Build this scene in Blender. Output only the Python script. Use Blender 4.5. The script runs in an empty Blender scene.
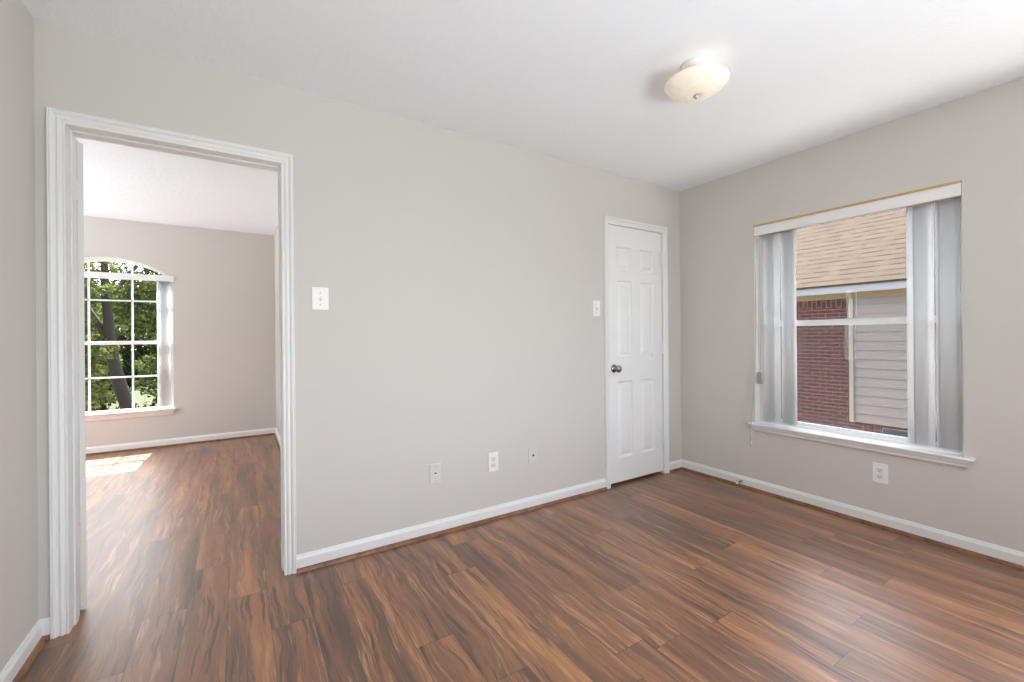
import bpy, bmesh, math, random
from mathutils import Vector, Matrix
import numpy as np

# ------------------------------------------------------------------ dimensions
XB, XC, YBK, H = 3.287, -0.675, -3.40, 2.44      # right wall, left wall, back wall, ceiling
TW = 0.125                                       # wall thickness
YF, XFR, XFL = 3.61, 0.37, -3.70                 # far room: far wall, right wall, left wall
scn = bpy.context.scene
col = scn.collection

# ------------------------------------------------------------------ camera
F_PX, YAW, ROLL, Y0, CAM_Z, CAM_D = 431.93, 57.771, -0.481, 336.29, 1.177, 2.428
cam_d = bpy.data.cameras.new('camera'); cam = bpy.data.objects.new('camera', cam_d); col.objects.link(cam)
a = math.radians(YAW); r = math.radians(ROLL)
Fv = Vector((math.cos(a), math.sin(a), 0)); Rv = Vector((math.sin(a), -math.cos(a), 0)); Uv = Vector((0, 0, 1))
Rc = Rv*math.cos(r) + Uv*math.sin(r); Uc = Uv*math.cos(r) - Rv*math.sin(r)
cam.matrix_world = Matrix(((Rc.x, Uc.x, -Fv.x, 0), (Rc.y, Uc.y, -Fv.y, -CAM_D), (Rc.z, Uc.z, -Fv.z, CAM_Z), (0, 0, 0, 1)))
cam_d.sensor_fit = 'HORIZONTAL'; cam_d.sensor_width = 36.0
cam_d.lens = F_PX/1024*36.0
cam_d.shift_y = (Y0-341.0)/1024.0
cam_d.clip_start = 0.02; cam_d.clip_end = 300
scn.camera = cam

# ------------------------------------------------------------------ world, sun, added fill lamps
w = bpy.data.worlds.new('sky'); scn.world = w; w.use_nodes = True
nt = w.node_tree; nt.nodes.clear()
sky = nt.nodes.new('ShaderNodeTexSky'); sky.sky_type = 'NISHITA'; sky.sun_disc = False
sky.sun_elevation = math.radians(60); sky.sun_rotation = 0.0; sky.air_density = 1.0; sky.dust_density = 3.0
hs = nt.nodes.new('ShaderNodeHueSaturation'); hs.inputs['Saturation'].default_value = 0.45
bg = nt.nodes.new('ShaderNodeBackground'); bg.inputs['Strength'].default_value = 1.25
wo = nt.nodes.new('ShaderNodeOutputWorld')
nt.links.new(sky.outputs[0], hs.inputs['Color']); nt.links.new(hs.outputs[0], bg.inputs['Color']); nt.links.new(bg.outputs[0], wo.inputs['Surface'])

def lamp(name, kind, loc, direction, energy, color=(1, 1, 1), **kw):
    d = bpy.data.lights.new(name, kind); d.energy = energy; d.color = color
    for k, v in kw.items(): setattr(d, k, v)
    o = bpy.data.objects.new(name, d); col.objects.link(o); o.location = loc
    o.rotation_euler = Vector(direction).to_track_quat('-Z', 'Y').to_euler()
    return o
lamp('sun', 'SUN', (0, 20, 30), (-0.02, -0.496, -0.868), 38.0, (1.0, 0.95, 0.88), angle=math.radians(0.6))
FILL_TINT, UPFILL_TINT = (0.925, 0.96, 1.0), (0.885, 0.945, 1.0)  # tints of the added fill lamps, level and upward
lamp('fill_lamp_side', 'AREA', (XB+0.20, -2.60, 1.35), (-1, 0, -0.30), 25.0, FILL_TINT, shape='RECTANGLE', size=1.0, size_y=1.5, spread=math.radians(135))  # fill lamp added outside the unseen side window
lamp('fill_lamp_side_up', 'AREA', (XB+0.45, -2.60, 0.70), (-0.7, 0, 0.72), 5.0, UPFILL_TINT, shape='RECTANGLE', size=1.0, size_y=0.8)  # added upward fill for the ceiling, through the side window
lamp('fill_lamp_back', 'AREA', (1.0, YBK-0.16, 1.35), (0, 1, 0), 4.0, FILL_TINT, shape='RECTANGLE', size=1.7, size_y=1.5)  # fill lamp added behind the camera
lamp('fill_lamp_back_up', 'AREA', (1.0, YBK-0.45, 0.75), (0, 0.7, 0.72), 98.0, UPFILL_TINT, shape='RECTANGLE', size=1.7, size_y=0.8)  # added upward fill from behind the camera, brightens the ceiling
lamp('fill_lamp_far_room', 'AREA', (XFL-0.16, 2.0, 1.35), (1, 0, 0), 68.0, FILL_TINT, shape='RECTANGLE', size=1.6, size_y=1.5)  # fill lamp added to brighten the far room
lamp('fill_lamp_far_room_up', 'AREA', (XFL-0.45, 2.0, 0.75), (0.7, 0, 0.72), 58.0, UPFILL_TINT, shape='RECTANGLE', size=1.6, size_y=0.8, spread=math.radians(84))  # added upward fill for the far room ceiling
def portal(loc, direction, sx, sy):                               # guides sky sampling, gives no light of its own
    o = lamp('sky_portal', 'AREA', loc, direction, 1.0, shape='RECTANGLE', size=sx, size_y=sy); o.data.cycles.is_portal = True
portal((XB+0.22, -1.2, 1.25), (-1, 0, 0), 1.15, 1.55)
portal((-1.15, YF+0.22, 1.22), (0, -1, 0), 1.10, 1.70)

vs = scn.view_settings
vs.view_transform = 'Standard'; vs.look = 'None'; vs.gamma = 1.0; vs.use_curve_mapping = False
vs.exposure = 0.0
scn.cycles.caustics_reflective = False; scn.cycles.caustics_refractive = False
scn.cycles.max_bounces = 10; scn.cycles.diffuse_bounces = 6; scn.cycles.transparent_max_bounces = 12

# ------------------------------------------------------------------ materials
def lin(c):
    return tuple(((x/255)/12.92 if x/255 <= 0.04045 else ((x/255+0.055)/1.055)**2.4) for x in c) + (1.0,)
class NT:
    """small node-tree helper"""
    def __init__(s, name):
        s.m = bpy.data.materials.new(name); s.m.use_nodes = True
        s.t = s.m.node_tree; s.b = s.t.nodes['Principled BSDF']; s.out = s.t.nodes['Material Output']
    def n(s, kind, **kw):
        nd = s.t.nodes.new('ShaderNode'+kind)
        for k, v in kw.items(): setattr(nd, k, v)
        return nd
    def l(s, o, i): s.t.links.new(o, i)
    def set(s, i, v):
        if hasattr(v, 'is_output'): s.l(v, i)
        else: i.default_value = v
    def math(s, op, a, b=0.0, c=0.0):
        nd = s.n('Math', operation=op); s.set(nd.inputs[0], a); s.set(nd.inputs[1], b); s.set(nd.inputs[2], c); return nd.outputs[0]
    def mix(s, f, a, b, mode='MIX'):
        nd = s.n('MixRGB', blend_type=mode); s.set(nd.inputs[0], f); s.set(nd.inputs[1], a); s.set(nd.inputs[2], b); return nd.outputs[0]
    def obj(s): return s.n('TexCoord').outputs['Object']
    def sep(s, v): nd = s.n('SeparateXYZ'); s.l(v, nd.inputs[0]); return nd.outputs
    def comb(s, x, y, z):
        nd = s.n('CombineXYZ'); s.set(nd.inputs[0], x); s.set(nd.inputs[1], y); s.set(nd.inputs[2], z); return nd.outputs[0]
    def noise(s, v, scale, detail=2.0, rough=0.5, dist=0.0, out=0):
        nd = s.n('TexNoise'); s.l(v, nd.inputs['Vector']); nd.inputs['Scale'].default_value = scale
        nd.inputs['Detail'].default_value = detail; nd.inputs['Roughness'].default_value = rough; nd.inputs['Distortion'].default_value = dist
        return nd.outputs[out]
    def ramp(s, f, stops, interp='LINEAR'):
        nd = s.n('ValToRGB'); s.l(f, nd.inputs[0]); e = nd.color_ramp.elements; nd.color_ramp.interpolation = interp
        while len(e) < len(stops): e.new(0.5)
        for k, (p, c) in zip(e, stops): k.position = p; k.color = c if len(c) == 4 else (*c, 1)
        return nd.outputs[0]
    def bump(s, h, strength, dist):
        nd = s.n('Bump'); s.l(h, nd.inputs['Height']); nd.inputs['Strength'].default_value = strength; nd.inputs['Distance'].default_value = dist
        s.l(nd.outputs[0], s.b.inputs['Normal']); return nd
    def base(s, c, rough=0.5, metal=0.0, spec=0.5):
        s.set(s.b.inputs['Base Color'], c); s.b.inputs['Roughness'].default_value = rough
        s.b.inputs['Metallic'].default_value = metal; s.b.inputs['Specular IOR Level'].default_value = spec
        return s
M = {}
def plain(key, c, rough=0.5, metal=0.0, spec=0.5, var=0.02, bump=0.0, scale=30.0):
    t = NT(key); cl = lin(c); v = t.obj()
    f = t.noise(v, scale, 3)
    d = tuple(x*(1-var) for x in cl[:3])+(1,)
    t.base(t.mix(f, d, cl), rough, metal, spec)
    if bump: t.bump(t.noise(v, 220, 2), bump, 0.002)
    M[key] = t.m; return t
plain('wall_paint', (209, 205, 200), 0.75, spec=0.25, var=0.015, bump=0.10, scale=3)
plain('trim_white', (232, 232, 232), 0.38, var=0.01)
plain('door_white', (234, 234, 234), 0.42, var=0.01, bump=0.03)
plain('vinyl_white', (236, 237, 238), 0.35, var=0.01)
plain('plate_white', (238, 237, 234), 0.3, var=0.0)
plain('plate_almond', (214, 210, 203), 0.35, var=0.0)
plain('outlet_face', (222, 222, 224), 0.3, var=0.0)
plain('slot_dark', (52, 48, 44), 0.6, var=0.0)
plain('chrome', (150, 148, 145), 0.16, metal=1.0, var=0.02)
plain('steel', (205, 205, 205), 0.35, metal=1.0, var=0.02)
plain('rubber_white', (225, 225, 222), 0.6, var=0.0)
plain('gold_trim', (206, 166, 108), 0.35, var=0.08)
plain('grey_plastic', (166, 167, 165), 0.45, var=0.03)
plain('cord_white', (186, 180, 172), 0.7, var=0.05)
plain('track_grey', (142, 140, 158), 0.4, var=0.03)
plain('fixture_white', (236, 233, 226), 0.4, var=0.0)
plain('fascia_paint', (118, 120, 128), 0.5, var=0.03)
plain('frieze_paint', (116, 104, 84), 0.6, var=0.05)
plain('house_trim', (116, 110, 105), 0.6, var=0.03)
plain('house_glass', (52, 54, 60), 0.7, spec=0.1, var=0.05)
plain('concrete', (180, 177, 171), 0.9, var=0.15, scale=4)
plain('bark', (40, 32, 26), 0.9, var=0.5, scale=14, bump=0.5)

def ceiling_mat():
    t = NT('ceiling_paint'); v = t.obj()
    n1 = t.noise(v, 26, 4, 0.6, 0.6); n2 = t.noise(v, 95, 2)
    k = t.ramp(n1, [(0.45, (0, 0, 0)), (0.58, (1, 1, 1))])
    t.base(lin((243, 246, 252)), 0.85, spec=0.2)
    t.bump(t.math('ADD', k, t.math('MULTIPLY', n2, 0.35)), 0.22, 0.005)
    M['ceiling_paint'] = t.m
ceiling_mat()

def floor_mat():
    t = NT('laminate_planks'); v = t.obj(); o = t.sep(v)
    W, L = 0.1515, 1.22
    px = t.math('DIVIDE', t.math('ADD', o[0], 0.505+100*W), W)
    idx = t.math('FLOOR', px); fx = t.math('FRACT', px)
    wn = t.n('TexWhiteNoise', noise_dimensions='1D'); t.l(idx, wn.inputs['W'])
    py = t.math('DIVIDE', t.math('ADD', t.math('ADD', o[1], 50.0), t.math('MULTIPLY', wn.outputs['Value'], L)), L)
    iy = t.math('FLOOR', py); fy = t.math('FRACT', py)
    wn2 = t.n('TexWhiteNoise', noise_dimensions='2D'); t.l(t.comb(idx, iy, 0.0), wn2.inputs['Vector'])
    rnd = wn2.outputs['Value']; rs = t.sep(wn2.outputs['Color'])
    # stretched grain space, shifted per plank
    gv = t.comb(t.math('ADD', o[0], t.math('MULTIPLY', rs[0], 37.0)), t.math('ADD', t.math('MULTIPLY', o[1], 0.055), t.math('MULTIPLY', rs[1], 53.0)), t.math('MULTIPLY', rs[2], 11.0))
    warp = t.noise(t.comb(t.math('ADD', o[0], t.math('MULTIPLY', rs[0], 37.0)), t.math('ADD', t.math('MULTIPLY', o[1], 0.45), t.math('MULTIPLY', rs[1], 53.0)), 0.0), 5.0, 2.0)
    sp = t.sep(gv)
    gw = t.comb(t.math('ADD', sp[0], t.math('MULTIPLY', t.math('SUBTRACT', warp, 0.5), 0.085)), sp[1], sp[2])
    big = t.noise(gw, 11.0, 3.0, 0.55, 0.3)
    mid = t.noise(gw, 29.0, 5.0, 0.70, 0.3)
    thin = t.noise(gw, 46.0, 3.0, 0.6, 0.3)
    fine = t.noise(gw, 150.0, 3.0, 0.6)
    tone = t.ramp(big, [(0.30, lin((84, 61, 51))), (0.44, lin((122, 86, 65))), (0.58, lin((152, 107, 76))), (0.72, lin((180, 134, 97)))])
    dark = t.ramp(mid, [(0.36, (1, 1, 1)), (0.44, (0, 0, 0))])
    light = t.ramp(mid, [(0.56, (0, 0, 0)), (0.64, (1, 1, 1))])
    c = t.mix(t.math('MULTIPLY', dark, 0.92), tone, lin((62, 45, 40)))
    c = t.mix(t.math('MULTIPLY', light, 0.6), c, lin((194, 150, 112)))
    c = t.mix(t.ramp(thin, [(0.32, (0.7, 0.7, 0.7)), (0.39, (0, 0, 0))]), c, lin((72, 52, 44)))
    c = t.mix(t.ramp(thin, [(0.62, (0, 0, 0)), (0.70, (0.45, 0.45, 0.45))]), c, lin((202, 158, 118)))
    c = t.mix(t.ramp(fine, [(0.35, (0.35, 0.35, 0.35)), (0.65, (0, 0, 0))]), c, lin((84, 60, 48)))
    hsv = t.n('HueSaturation'); hsv.inputs['Saturation'].default_value = 1.05
    t.l(t.math('ADD', 0.94, t.math('MULTIPLY', rnd, 0.34)), hsv.inputs['Value']); t.l(c, hsv.inputs['Color'])
    # seams
    ex = t.math('MULTIPLY', t.math('MINIMUM', fx, t.math('SUBTRACT', 1.0, fx)), W)
    ey = t.math('MULTIPLY', t.math('MINIMUM', fy, t.math('SUBTRACT', 1.0, fy)), L)
    e = t.math('MINIMUM', ex, ey)
    seam = t.ramp(t.math('DIVIDE', e, 0.01), [(0.10, (1, 1, 1)), (0.22, (0, 0, 0))])
    c2 = t.mix(t.math('MULTIPLY', seam, 0.6), hsv.outputs['Color'], lin((52, 36, 28)))
    t.base(c2, 0.3, spec=0.5); t.b.inputs['Coat Weight'].default_value = 0.88; t.b.inputs['Coat Roughness'].default_value = 0.34; t.b.inputs['Coat Tint'].default_value = (1, 0.95, 0.89, 1)
    rv = t.noise(gw, 60.0, 2.0)
    t.l(t.math('ADD', 0.36, t.math('MULTIPLY', rv, 0.14)), t.b.inputs['Roughness'])
    # scraped ripples along and across the plank
    rip = t.noise(t.comb(t.math('ADD', o[0], t.math('MULTIPLY', rs[0], 9.0)), t.math('MULTIPLY', o[1], 0.35), 0.0), 85.0, 2.0, 0.5, 0.8)
    hgt = t.math('ADD', t.math('MULTIPLY', rip, 0.6), t.math('ADD', t.math('MULTIPLY', fine, 0.25), t.math('MULTIPLY', seam, -0.8)))
    t.bump(hgt, 0.22, 0.0022)
    M['floor'] = t.m
floor_mat()

def shoe_mat():
    t = NT('brown_shoe_moulding'); v = t.obj()
    f = t.noise(v, 14, 4, 0.6, 1.0)
    t.base(t.ramp(f, [(0.3, lin((98, 62, 42))), (0.7, lin((150, 102, 72)))]), 0.35); M['shoe'] = t.m
shoe_mat()

def brick_mat(key, bw, rh, vertical=False):
    t = NT(key); o = t.sep(t.obj())
    v = t.comb(o[2], o[1], 0.0) if vertical else t.comb(o[1], o[2], 0.0)
    b = t.n('TexBrick'); t.l(v, b.inputs['Vector']); b.inputs['Scale'].default_value = 1.0
    b.inputs['Brick Width'].default_value = bw; b.inputs['Row Height'].default_value = rh
    b.inputs['Mortar Size'].default_value = 0.0055; b.inputs['Mortar Smooth'].default_value = 0.2; b.inputs['Bias'].default_value = -0.1
    b.inputs['Color1'].default_value = lin((64, 23, 24)); b.inputs['Color2'].default_value = lin((42, 15, 18)); b.inputs['Mortar'].default_value = lin((98, 78, 75))
    f = t.noise(t.obj(), 40, 3)
    t.base(t.mix(t.math('MULTIPLY', t.math('SUBTRACT', 1.0, b.outputs['Fac']), 0.4), b.outputs['Color'], t.ramp(f, [(0.3, lin((26, 14, 15))), (0.7, lin((64, 32, 29)))])), 0.9)
    t.bump(t.math('SUBTRACT', 1.0, b.outputs['Fac']), 0.5, 0.006); M[key] = t.m
brick_mat('brick', 0.213, 0.067); brick_mat('soldier_brick', 0.22, 0.077, True)

def shingle_mat():
    t = NT('roof_shingles'); o = t.sep(t.obj())          # object space: x up the slope, y along the eave
    v = t.comb(o[1], o[0], 0.0)
    b = t.n('TexBrick'); t.l(v, b.inputs['Vector']); b.inputs['Scale'].default_value = 1.0
    b.inputs['Brick Width'].default_value = 0.14; b.inputs['Row Height'].default_value = 0.143
    b.inputs['Mortar Size'].default_value = 0.0; b.inputs['Bias'].default_value = 0.0
    b.inputs['Color1'].default_value = lin((54, 46, 40)); b.inputs['Color2'].default_value = lin((60, 51, 44)); b.inputs['Mortar'].default_value = lin((90, 80, 74))
    row = t.math('FRACT', t.math('DIVIDE', t.math('ADD', o[0], 14.3), 0.143))
    wv = t.noise(t.comb(t.math('MULTIPLY', o[1], 1.0), t.math('FLOOR', t.math('DIVIDE', t.math('ADD', o[0], 14.3), 0.143)), 0.0), 4.2, 1.0)
    tab = t.math('MULTIPLY', t.ramp(row, [(0.74, (0, 0, 0)), (0.86, (1, 1, 1))]), t.ramp(wv, [(0.40, (0.15, 0.15, 0.15)), (0.54, (1, 1, 1))]))
    grain = t.noise(t.obj(), 120, 2)
    c = t.mix(t.math('MULTIPLY', tab, 0.85), b.outputs['Color'], lin((14, 12, 12)))
    c = t.mix(t.math('MULTIPLY', grain, 0.15), c, lin((72, 64, 60)))
    t.base(c, 0.95, spec=0.1); t.bump(t.math('SUBTRACT', 1.0, row), 0.5, 0.01); M['roof'] = t.m
shingle_mat()

def siding_mat():
    t = NT('siding_paint'); o = t.sep(t.obj())
    f = t.noise(t.comb(o[0], o[1], t.math('MULTIPLY', o[2], 6.0)), 8, 3)
    t.base(t.mix(f, lin((99, 93, 92)), lin((107, 101, 100))), 0.6); M['siding'] = t.m
siding_mat()

def glass_mat(key, tint, refl):
    t = NT(key); t.t.nodes.remove(t.b)
    tr = t.n('BsdfTransparent'); tr.inputs[0].default_value = tint
    gl = t.n('BsdfGlossy'); gl.inputs['Roughness'].default_value = 0.02
    fr = t.n('Fresnel'); fr.inputs[0].default_value = 1.45
    mx = t.n('MixShader'); t.l(t.math('MULTIPLY', fr.outputs[0], refl), mx.inputs[0]); t.l(tr.outputs[0], mx.inputs[1]); t.l(gl.outputs[0], mx.inputs[2])
    t.l(mx.outputs[0], t.out.inputs[0]); M[key] = t.m
glass_mat('glass', (0.985, 0.99, 0.985, 1), 0.22)
def screen_mat():
    t = NT('insect_mesh'); t.t.nodes.remove(t.b)
    tr = t.n('BsdfTransparent'); d = t.n('BsdfDiffuse'); d.inputs[0].default_value = lin((120, 116, 122))
    mx = t.n('MixShader'); mx.inputs[0].default_value = 0.10; t.l(tr.outputs[0], mx.inputs[1]); t.l(d.outputs[0], mx.inputs[2])
    t.l(mx.outputs[0], t.out.inputs[0]); M['screen'] = t.m
screen_mat()
def translucent_mat(key, c, tc, fac, rough=0.5):
    t = NT(key); t.t.nodes.remove(t.b)
    d = t.n('BsdfDiffuse'); d.inputs[0].default_value = lin(c)
    tl = t.n('BsdfTranslucent'); tl.inputs[0].default_value = lin(tc)
    mx = t.n('MixShader'); mx.inputs[0].default_value = fac; t.l(d.outputs[0], mx.inputs[1]); t.l(tl.outputs[0], mx.inputs[2])
    t.l(mx.outputs[0], t.out.inputs[0]); M[key] = t.m
    return t, d, tl
translucent_mat('vane', (236, 237, 238), (240, 241, 242), 0.56, 0.4)
def leaf_mat(key, c1, c2, c3):
    t, d, tl = translucent_mat(key, c1, c1, 0.45, 0.35)
    f = t.noise(t.obj(), 2.6, 3, 0.7)
    c = t.ramp(f, [(0.3, lin(c1)), (0.5, lin(c2)), (0.68, lin(c3))])
    t.l(c, d.inputs[0]); t.l(c, tl.inputs[0])
leaf_mat('leaf_green', (30, 38, 22), (62, 74, 40), (112, 120, 72))
leaf_mat('leaf_yellow', (42, 50, 28), (82, 90, 48), (130, 132, 80))
leaf_mat('leaf_dark', (22, 32, 18), (44, 58, 30), (76, 88, 50))
def shade_glass():
    t = NT('frosted_shade'); v = t.obj()
    f = t.noise(v, 9, 3, 0.6, 1.5)
    c = t.ramp(f, [(0.35, lin((232, 222, 206))), (0.6, lin((240, 234, 224)))])
    t.base(c, 0.35); t.b.inputs['Emission Strength'].default_value = 0.20
    t.l(t.mix(f, lin((255, 226, 190)), lin((255, 240, 220))), t.b.inputs['Emission Color']); M['shade'] = t.m
shade_glass()
def bulb():
    t = NT('lit_bulb'); t.base(lin((255, 244, 226)), 0.4); t.b.inputs['Emission Color'].default_value = lin((255, 232, 200)); t.b.inputs['Emission Strength'].default_value = 0.1; M['bulb'] = t.m
bulb()
def grass_mat():
    t = NT('lawn'); f = t.noise(t.obj(), 3, 5, 0.7)
    t.base(t.ramp(f, [(0.3, lin((34, 42, 24))), (0.7, lin((62, 68, 42)))]), 0.95, spec=0.1); M['lawn'] = t.m
grass_mat()

# ------------------------------------------------------------------ mesh helpers
def tag(o, label=None, cat=None, group=None, kind=None):
    if label: o['label'] = label
    if cat: o['category'] = cat
    if group: o['group'] = group
    if kind: o['kind'] = kind
    return o
def build(name, bm, mat, parent=None, smooth=False, bevel=0.0, loc=None, label=None, segs=2):
    bmesh.ops.remove_doubles(bm, verts=bm.verts, dist=1e-6)
    bmesh.ops.recalc_face_normals(bm, faces=bm.faces)
    me = bpy.data.meshes.new(name)
    if loc is not None: bmesh.ops.translate(bm, verts=bm.verts, vec=-Vector(loc))
    bm.to_mesh(me); bm.free()
    me.materials.append(M[mat])
    if smooth:
        me.shade_smooth() if hasattr(me, 'shade_smooth') else None
        for p_ in me.polygons: p_.use_smooth = True
    o = bpy.data.objects.new(name, me); col.objects.link(o)
    if loc is not None: o.location = loc
    if parent is not None:
        o.parent = parent
        wl = Vector((0, 0, 0)); q = parent
        while q is not None: wl = wl + q.location; q = q.parent
        o.location = (Vector(loc) if loc is not None else Vector((0, 0, 0))) - wl
    if bevel:
        md = o.modifiers.new('bevel', 'BEVEL'); md.width = bevel; md.segments = segs; md.limit_method = 'ANGLE'; md.angle_limit = math.radians(40)
    if label: o['label'] = label
    return o
def empty(name, loc, label, cat, group=None, kind=None):
    o = bpy.data.objects.new(name, None); col.objects.link(o); o.location = loc; o.empty_display_size = 0.1
    return tag(o, label, cat, group, kind)
def box(bm, x0, x1, y0, y1, z0, z1):
    v = [bm.verts.new(c) for c in ((x0,y0,z0),(x1,y0,z0),(x1,y1,z0),(x0,y1,z0),(x0,y0,z1),(x1,y0,z1),(x1,y1,z1),(x0,y1,z1))]
    for f in ((0,3,2,1),(4,5,6,7),(0,1,5,4),(1,2,6,5),(2,3,7,6),(3,0,4,7)): bm.faces.new([v[i] for i in f])
    return v
def B(*bs):
    bm = bmesh.new()
    for b in bs: box(bm, *b)
    return bm
def struct(name, bm, mat, label, cat, bevel=0.0):
    return tag(build(name, bm, mat, bevel=bevel), label, cat, kind='structure')
def tube(bm, pts, rad, n=8, close=True):
    rings = []
    rads = rad if isinstance(rad, (list, tuple)) else [rad]*len(pts)
    for i, p in enumerate(pts):
        p = Vector(p)
        d = (Vector(pts[min(i+1, len(pts)-1)]) - Vector(pts[max(i-1, 0)])).normalized()
        u = d.orthogonal().normalized() if i == 0 else (u - d*u.dot(d)).normalized()
        q = d.cross(u)
        rings.append([bm.verts.new(p + (u*math.cos(2*math.pi*k/n) + q*math.sin(2*math.pi*k/n))*rads[i]) for k in range(n)])
    for A, C in zip(rings, rings[1:]):
        for k in range(n): bm.faces.new((A[k], A[(k+1) % n], C[(k+1) % n], C[k]))
    if close: bm.faces.new(rings[0][::-1]); bm.faces.new(rings[-1])
def lathe(bm, prof, origin, axis, n=40):
    """prof: (radius, distance along axis) from start to end"""
    ax = Vector(axis).normalized(); u = ax.orthogonal().normalized(); q = ax.cross(u); o = Vector(origin)
    rings = []
    for rr, hh in prof:
        if rr < 1e-6: rings.append([bm.verts.new(o+ax*hh)])
        else: rings.append([bm.verts.new(o+ax*hh+(u*math.cos(2*math.pi*k/n)+q*math.sin(2*math.pi*k/n))*rr) for k in range(n)])
    for A, C in zip(rings, rings[1:]):
        if len(A) == 1 and len(C) == 1: continue
        for k in range(n):
            k2 = (k+1) % n
            if len(A) == 1: bm.faces.new((A[0], C[k2], C[k]))
            elif len(C) == 1: bm.faces.new((A[k], A[k2], C[0]))
            else: bm.faces.new((A[k], A[k2], C[k2], C[k]))
def sweep(bm, path, prof, closed=False):
    """mitred sweep of a closed profile [(out, z)] along a plan polyline; out is to the left of travel"""
    P = [Vector((x, y)) for x, y in path]; n = len(P); cols = []
    for i in range(n):
        d0 = (P[i]-P[i-1]).normalized() if i > 0 else (P[1]-P[0]).normalized()
        d1 = (P[i+1]-P[i]).normalized() if i < n-1 else d0
        n0 = Vector((-d0.y, d0.x)); n1 = Vector((-d1.y, d1.x))
        m = (n0+n1); m = m/max(m.dot(n0), 1e-6)
        cols.append([bm.verts.new((P[i].x+m.x*o, P[i].y+m.y*o, z)) for o, z in prof])
    k = len(prof)
    for A, C in zip(cols, cols[1:]):
        for j in range(k): bm.faces.new((A[j], A[(j+1) % k], C[(j+1) % k], C[j]))
    bm.faces.new(cols[0]); bm.faces.new(cols[-1][::-1])
def casing(bm, x0, x1, zt, y, sgn, prof):
    """three-sided mitred door casing on a wall plane y; prof (u outward from the opening, v out of the wall)"""
    cols = [[bm.verts.new((x0-u, y+sgn*v, 0.0)) for u, v in prof], [bm.verts.new((x0-u, y+sgn*v, zt+u)) for u, v in prof],
            [bm.verts.new((x1+u, y+sgn*v, zt+u)) for u, v in prof], [bm.verts.new((x1+u, y+sgn*v, 0.0)) for u, v in prof]]
    k = len(prof)
    for A, C in zip(cols, cols[1:]):
        for j in range(k): bm.faces.new((A[j], A[(j+1) % k], C[(j+1) % k], C[j]))
    bm.faces.new(cols[0]); bm.faces.new(cols[-1][::-1])
CAS = [(0.0, 0.0), (0.0, 0.010), (0.002, 0.012), (0.006, 0.012), (0.008, 0.0095), (0.011, 0.0095), (0.015, 0.013), (0.021, 0.0150), (0.024, 0.0145), (0.027, 0.0095), (0.031, 0.0095),
       (0.036, 0.0165), (0.042, 0.0195), (0.044, 0.0195), (0.046, 0.0165), (0.0475, 0.0165), (0.049, 0.0195), (0.0515, 0.0190), (0.0525, 0.016), (0.0525, 0.0)]
BASE = [(0, 0.0), (0.013, 0.0), (0.013, 0.062), (0.011, 0.068), (0.0075, 0.074), (0.006, 0.080), (0.003, 0.0825), (0, 0.0825)]
SHOE = [(0.013, 0.0)] + [(0.013+0.017*math.cos(t), 0.019*math.sin(t)) for t in np.linspace(0, math.pi/2, 7)]

# ------------------------------------------------------------------ room shell
WO = dict(y0=-1.757, y1=-0.645, z0=0.50, z1=1.998)                # right window opening
DX0, DX1, DZ = -0.5865, 0.1805, 2.044                                # doorway between jambs
CX0, CX1, CZ = 2.415, 3.045, 2.043                                # closet doorway
BX0, BX1, BZ0, BZ1 = 0.15, 1.85, 0.60, 2.10
SY0, SY1 = -3.10, -2.10                                         # added window of the right wall, out of view                       # added back window
LY0, LY1 = 1.2, 2.8                                               # added far room left window, out of view

struct('floor', B((XFL-0.2, XB+0.2, YBK-0.2, YF+0.2, -0.15, 0.0)), 'floor', 'brown wood-look plank floor running through both rooms', 'floor')
struct('ceiling', B((XC-0.2, XB+0.6, YBK-0.3, TW*0.5, H, H+0.15)), 'ceiling_paint', 'white textured ceiling of the front room with the flush light', 'ceiling')  # right overhang added as an unseen eave to block sun at the window
struct('ceiling_far', B((XFL-0.6, XB+0.6, TW*0.5, YF+0.2, H, H+0.15)), 'ceiling_paint', 'white ceiling of the far room seen through the doorway', 'ceiling')
jt = 0.02
struct('wall_middle', B((XFL-0.1, DX0-jt, 0, TW, 0, H), (DX0-jt, DX1+jt, 0, TW, DZ+jt, H), (DX1+jt, CX0-jt, 0, TW, 0, H),
    (CX0-jt, CX1+jt, 0, TW, CZ+jt, H), (CX0-jt, CX1+jt, 0.075, TW, 0, CZ+jt), (CX1+jt, XB+0.1, 0, TW, 0, H)), 'wall_paint',
    'long greige wall with the open doorway and the closet door', 'wall')
struct('wall_right', B((XB, XB+TW, YBK-0.1, SY0, 0, H), (XB, XB+TW, SY1, WO['y0'], 0, H), (XB, XB+TW, SY0, SY1, 0, BZ0), (XB, XB+TW, SY0, SY1, BZ1, H), (XB, XB+TW, WO['y1'], 0.1, 0, H), (XB, XB+TW, WO['y0'], WO['y1'], 0, WO['z0']), (XB, XB+TW, WO['y0'], WO['y1'], WO['z1'], H)),
    'wall_paint', 'greige wall around the window with vertical blinds', 'wall')
struct('wall_left', B((XC-TW, XC, YBK-0.1, 0.0, 0, H)), 'wall_paint', 'greige wall at the left edge beside the doorway', 'wall')
struct('wall_back', B((XC-0.1, BX0, YBK-TW, YBK, 0, H), (BX1, XB+0.1, YBK-TW, YBK, 0, H), (BX0, BX1, YBK-TW, YBK, 0, BZ0), (BX0, BX1, YBK-TW, YBK, BZ1, H)), 'wall_paint', 'greige wall behind the camera with an added wide window', 'wall')
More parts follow.
